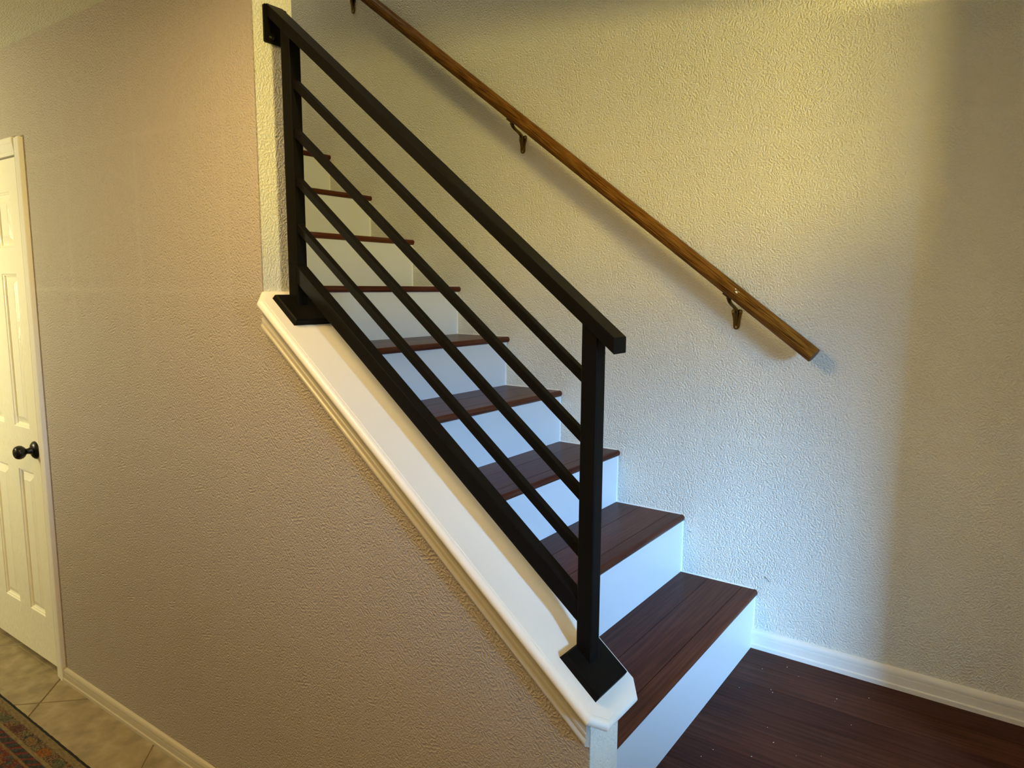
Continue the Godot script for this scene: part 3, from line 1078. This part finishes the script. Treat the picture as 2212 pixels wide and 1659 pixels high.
func build_handrail():
	var o := base("wooden_handrail", Vector3(-0.75, 1.615, WALL_Z))
	tag(o, "brown wooden handrail on metal brackets along the cream wall", "handrail")
	var off := -o.position
	var m := 0.7506
	var d := Vector3(1, -m, 0).normalized()
	var up := Vector3(m, 1, 0).normalized()
	var zc := WALL_Z + 0.066
	var xe := 0.1425
	var p1 := Vector3(xe, 1.1209 - m * (xe + 0.0924), zc)
	var length := 2.75
	# rail built along its own x axis so that the grain follows it
	var prof := []
	for k in 28:
		var a := TAU * k / 28.0
		var z := 0.0222 * cos(a)
		var y := 0.0232 * sin(a)
		prof.append([clampf(z, -0.0222, 0.0222), max(y, -0.0200)])
	var st := st_new()
	prism(st, place(prof, Vector3.ZERO, Vector3(0, 0, 1), Vector3.UP), Vector3(length - 0.002, 0, 0), 40.0, false)
	var rail := commit("rail", st, M.oak, o)
	rail.basis = Basis(d, up, Vector3(0, 0, 1))
	rail.position = p1 - d * length + off
	st = st_new()
	var small := []
	for q in prof:
		small.append([q[0] * 0.955, q[1] * 0.955])
	var n := prof.size()
	for i in n:
		var j := (i + 1) % n
		var a := Vector3(length - 0.002, prof[i][1], prof[i][0])
		var b := Vector3(length - 0.002, prof[j][1], prof[j][0])
		var c := Vector3(length, small[j][1], small[j][0])
		var e := Vector3(length, small[i][1], small[i][0])
		var nn := Vector3(0.7, prof[i][1] * 30, prof[i][0] * 30).normalized()
		quad(st, a, b, c, e, nn)
	for i in range(1, n - 1):
		tri(st, Vector3(length, small[0][1], small[0][0]), Vector3(length, small[i][1], small[i][0]), Vector3(length, small[i + 1][1], small[i + 1][0]), Vector3.RIGHT, Vector3.RIGHT, Vector3.RIGHT)
	var endp := commit("rail_end", st, M.oak_end, o)
	endp.basis = rail.basis
	endp.position = rail.position
	# flecks of wall paint on the rail
	for f in [[-0.0866, 0.0085, 0.0042, 0.0026], [-0.0930, 0.0135, 0.0022, 0.0014], [-0.0825, 0.0125, 0.0010, 0.0008]]:
		st = st_new()
		var y: float = f[1] - 0.0
		var z := sqrt(maxf(0.0, 1.0 - pow(y / 0.0232, 2))) * 0.0222
		var nn := Vector3(0, y / 0.0232, z / 0.0222).normalized()
		var tt := Vector3(1, 0, 0)
		var bb := nn.cross(tt)
		var ring := PackedVector3Array()
		for k in 9:
			var a := TAU * k / 9.0
			var rr := 1.0 + 0.3 * sin(k * 2.3 + f[0] * 40.0)
			ring.append(Vector3(0, y, z) + tt * cos(a) * f[2] * rr + bb * sin(a) * f[3] * rr - nn * 0.0008)
		prism(st, ring, nn * 0.0012)
		var fl := commit("paint_fleck", st, M.fleck, o)
		fl.basis = rail.basis
		fl.position = p1 + d * ((f[0] - xe) * sqrt(1.0 + m * m)) + off
	# brackets: screwed shield plate, curved arm, saddle under the rail
	for bx: float in [-0.1050, -0.9135, -1.7890]:
		var b := Node3D.new()
		b.name = "bracket"
		o.add_child(b, true)
		var ry := 1.1209 - m * (bx + 0.0924)      # rail axis above the bracket
		b.position = Vector3(bx, ry, WALL_Z) + off
		var py := -0.063
		var out := [[-0.0155, 0.000], [-0.0165, -0.004], [-0.0150, -0.012], [-0.0120, -0.022], [-0.0100, -0.034], [-0.0098, -0.046], [-0.0085, -0.054], [-0.0045, -0.0585], [0.0, -0.0595], [0.0045, -0.0585], [0.0085, -0.054], [0.0098, -0.046], [0.0100, -0.034], [0.0120, -0.022], [0.0150, -0.012], [0.0165, -0.004], [0.0155, 0.000], [0.0120, 0.0025], [0.0, 0.0015], [-0.0120, 0.0025]]
		st = st_new()
		prism(st, place(out, Vector3(0, py, 0.0), Vector3.RIGHT, Vector3.UP), Vector3(0, 0, 0.0042), 50.0)
		# swelling rib down the middle of the plate
		tube(st, [Vector3(0, py - 0.045, 0.0030), Vector3(0, py - 0.025, 0.0055), Vector3(0, py - 0.008, 0.0090), Vector3(0, py + 0.002, 0.0140), Vector3(-0.001, py + 0.009, 0.024), Vector3(-0.002, py + 0.014, 0.036), Vector3(-0.004, py + 0.020, 0.048), Vector3(-0.006, py + 0.028, 0.058), Vector3(-0.007, -0.024, 0.064)], [0.003, 0.0052, 0.0065, 0.0068, 0.0058, 0.0054, 0.0056, 0.0062, 0.0070], 14)
		var bm := commit("bracket_arm", st, M.brass, b)
		bm.set_meta("label", "aged brass bracket plate and arm")
		st = st_new()
		cbox(st, Vector3(-0.012, -0.0245, -0.009), Vector3(0.014, -0.0205, 0.009), 0.0012, Basis(d, up, Vector3(0, 0, 1)), Vector3(0, 0, 0.066))
		commit("saddle", st, M.brass, b)
		for s in [[-0.0112, -0.0045], [0.0112, -0.0045], [0.0, -0.0520]]:
			st = st_new()
			lathe(st, [[0.0006, 0.0004], [0.0014, 0.0012], [0.0030, 0.0016], [0.0038, 0.0004], [0.0038, -0.001]], Vector3(s[0], py + s[1], 0.0046), Vector3(0, 0, 1), 14)
			commit("screw", st, M.screw, b)


func build_rug():
	var o := base("rug", Vector3(-2.2, HALL_Y, 0.58))
	tag(o, "patterned red and navy hall runner with a dark bound edge", "rug")
	var x0 := -1.45
	var x1 := 1.15
	var z0 := 0.58 - 0.198
	# woven pattern, one pixel to a knot
	var px := 0.0022
	var w := 1024
	var h := 348
	var img := Image.create(w, h, false, Image.FORMAT_RGB8)
	var cream := Color(0.56, 0.48, 0.33)
	var tan_c := Color(0.52, 0.40, 0.24)
	var navy := Color(0.17, 0.17, 0.17)
	var red := Color(0.42, 0.13, 0.12)
	var rust := Color(0.56, 0.33, 0.11)
	var plum := Color(0.36, 0.20, 0.17)
	var sage := Color(0.36, 0.35, 0.25)
	var nz := FastNoiseLite.new()
	nz.seed = 4
	nz.frequency = 0.035
	var fine := FastNoiseLite.new()
	fine.seed = 8
	fine.frequency = 0.3
	for y in h:
		var ym: int = min(y, h - 1 - y)
		for x in w:
			var c := cream
			var a := nz.get_noise_2d(x, y * 1.3)
			var b := fine.get_noise_2d(x, y)
			var w1 := nz.get_noise_2d(x * 1.7 + 90.0, y * 1.7) * 9.0
			var w2 := nz.get_noise_2d(x * 1.7, y * 1.7 + 400.0) * 6.0
			if ym < 11:
				c = cream.darkened(0.12)
			elif ym < 30:
				# main border: ragged motifs with speckled ground between
				var xx := x + w1
				var ph := fposmod(xx, 48.0) / 48.0 - 0.5
				var dy := (ym + w2 - 20.5) / 10.0
				var rr := sqrt(pow(ph * 2.9, 2) + dy * dy)
				var which := int(floor(xx / 48.0)) % 4
				c = tan_c if a > -0.1 else cream.darkened(0.1)
				if rr < 0.85:
					c = [rust, sage, plum, tan_c][which]
					if b > 0.15:
						c = c.darkened(0.35)
				elif rr < 1.02 and which == 3:
					c = navy
				elif b > 0.02:
					c = plum.darkened(0.2) if a > 0.0 else sage.darkened(0.25)
			elif ym < 36:
				c = cream.darkened(0.08)
			elif ym < 50:
				# reciprocal band of navy and red
				var t := fposmod(x + (ym - 36) * 0.9 + w1 * 0.4, 22.0)
				c = red if t < 7.0 else navy
				if b > 0.3:
					c = c.lightened(0.12)
			elif ym < 54:
				c = tan_c.darkened(0.1)
			else:
				c = navy.lightened(0.05) if a > 0.12 else (red.darkened(0.1) if a > -0.2 else rust.darkened(0.2))
				if b > 0.28:
					c = cream.darkened(0.2)
			var k := 0.88 + 0.22 * fine.get_noise_2d(x * 2.7 + 300.0, y * 2.7)
			img.set_pixel(x, y, Color(c.r * k, c.g * k, c.b * k))
	var m := mat(Color.WHITE, 0.97)
	m.albedo_texture = ImageTexture.create_from_image(img)
	m.normal_enabled = true
	m.normal_texture = bump_tex(0.25, 2, 2.0, 33, 256)
	m.uv1_scale = Vector3(1, 1, 1)
	var hgt := 0.0085
	var e := 0.009
	var wid := 2 * z0
	var st := st_new()
	var c := [Vector3(x0 + e, hgt, -z0 + e), Vector3(x1 - e, hgt, -z0 + e), Vector3(x1 - e, hgt, z0 - e), Vector3(x0 + e, hgt, z0 - e)]
	var uv := [Vector2(0, 0), Vector2((x1 - x0 - 2 * e) / (w * px), 0), Vector2((x1 - x0 - 2 * e) / (w * px), 1), Vector2(0, 1)]
	for t in [[0, 1, 2], [0, 2, 3]]:
		for i in t:
			st.set_normal(Vector3.UP)
			st.set_uv(uv[i])
			st.add_vertex(c[i])
	st.generate_tangents()
	commit("pile", st, m, o)
	# rolled binding all round
	var bs := st_new()
	var r := 0.0055
	var cy := 0.0052
	var loop := [Vector3(x0 + e, cy, -z0 + r), Vector3(x1 - e, cy, -z0 + r), Vector3(x1 - r, cy, -z0 + e), Vector3(x1 - r, cy, z0 - e), Vector3(x1 - e, cy, z0 - r), Vector3(x0 + e, cy, z0 - r), Vector3(x0 + r, cy, z0 - e), Vector3(x0 + r, cy, -z0 + e)]
	for i in 8:
		var a: Vector3 = loop[i]
		var b: Vector3 = loop[(i + 1) % 8]
		var pts := []
		var rad := []
		var steps: int = max(1, int(a.distance_to(b) / 0.012))
		for k in steps + 1:
			var wob := 0.0006 * sin(k * 1.7 + i) + 0.0004 * sin(k * 0.61)
			pts.append(a.lerp(b, float(k) / steps) + Vector3(0, 0.3 * wob, wob if i % 4 == 0 else 0.0))
			rad.append(r - 0.0003 + 0.0003 * sin(k * 2.9))
		tube(bs, pts, rad, 8)
	commit("binding", bs, M.binding, o)
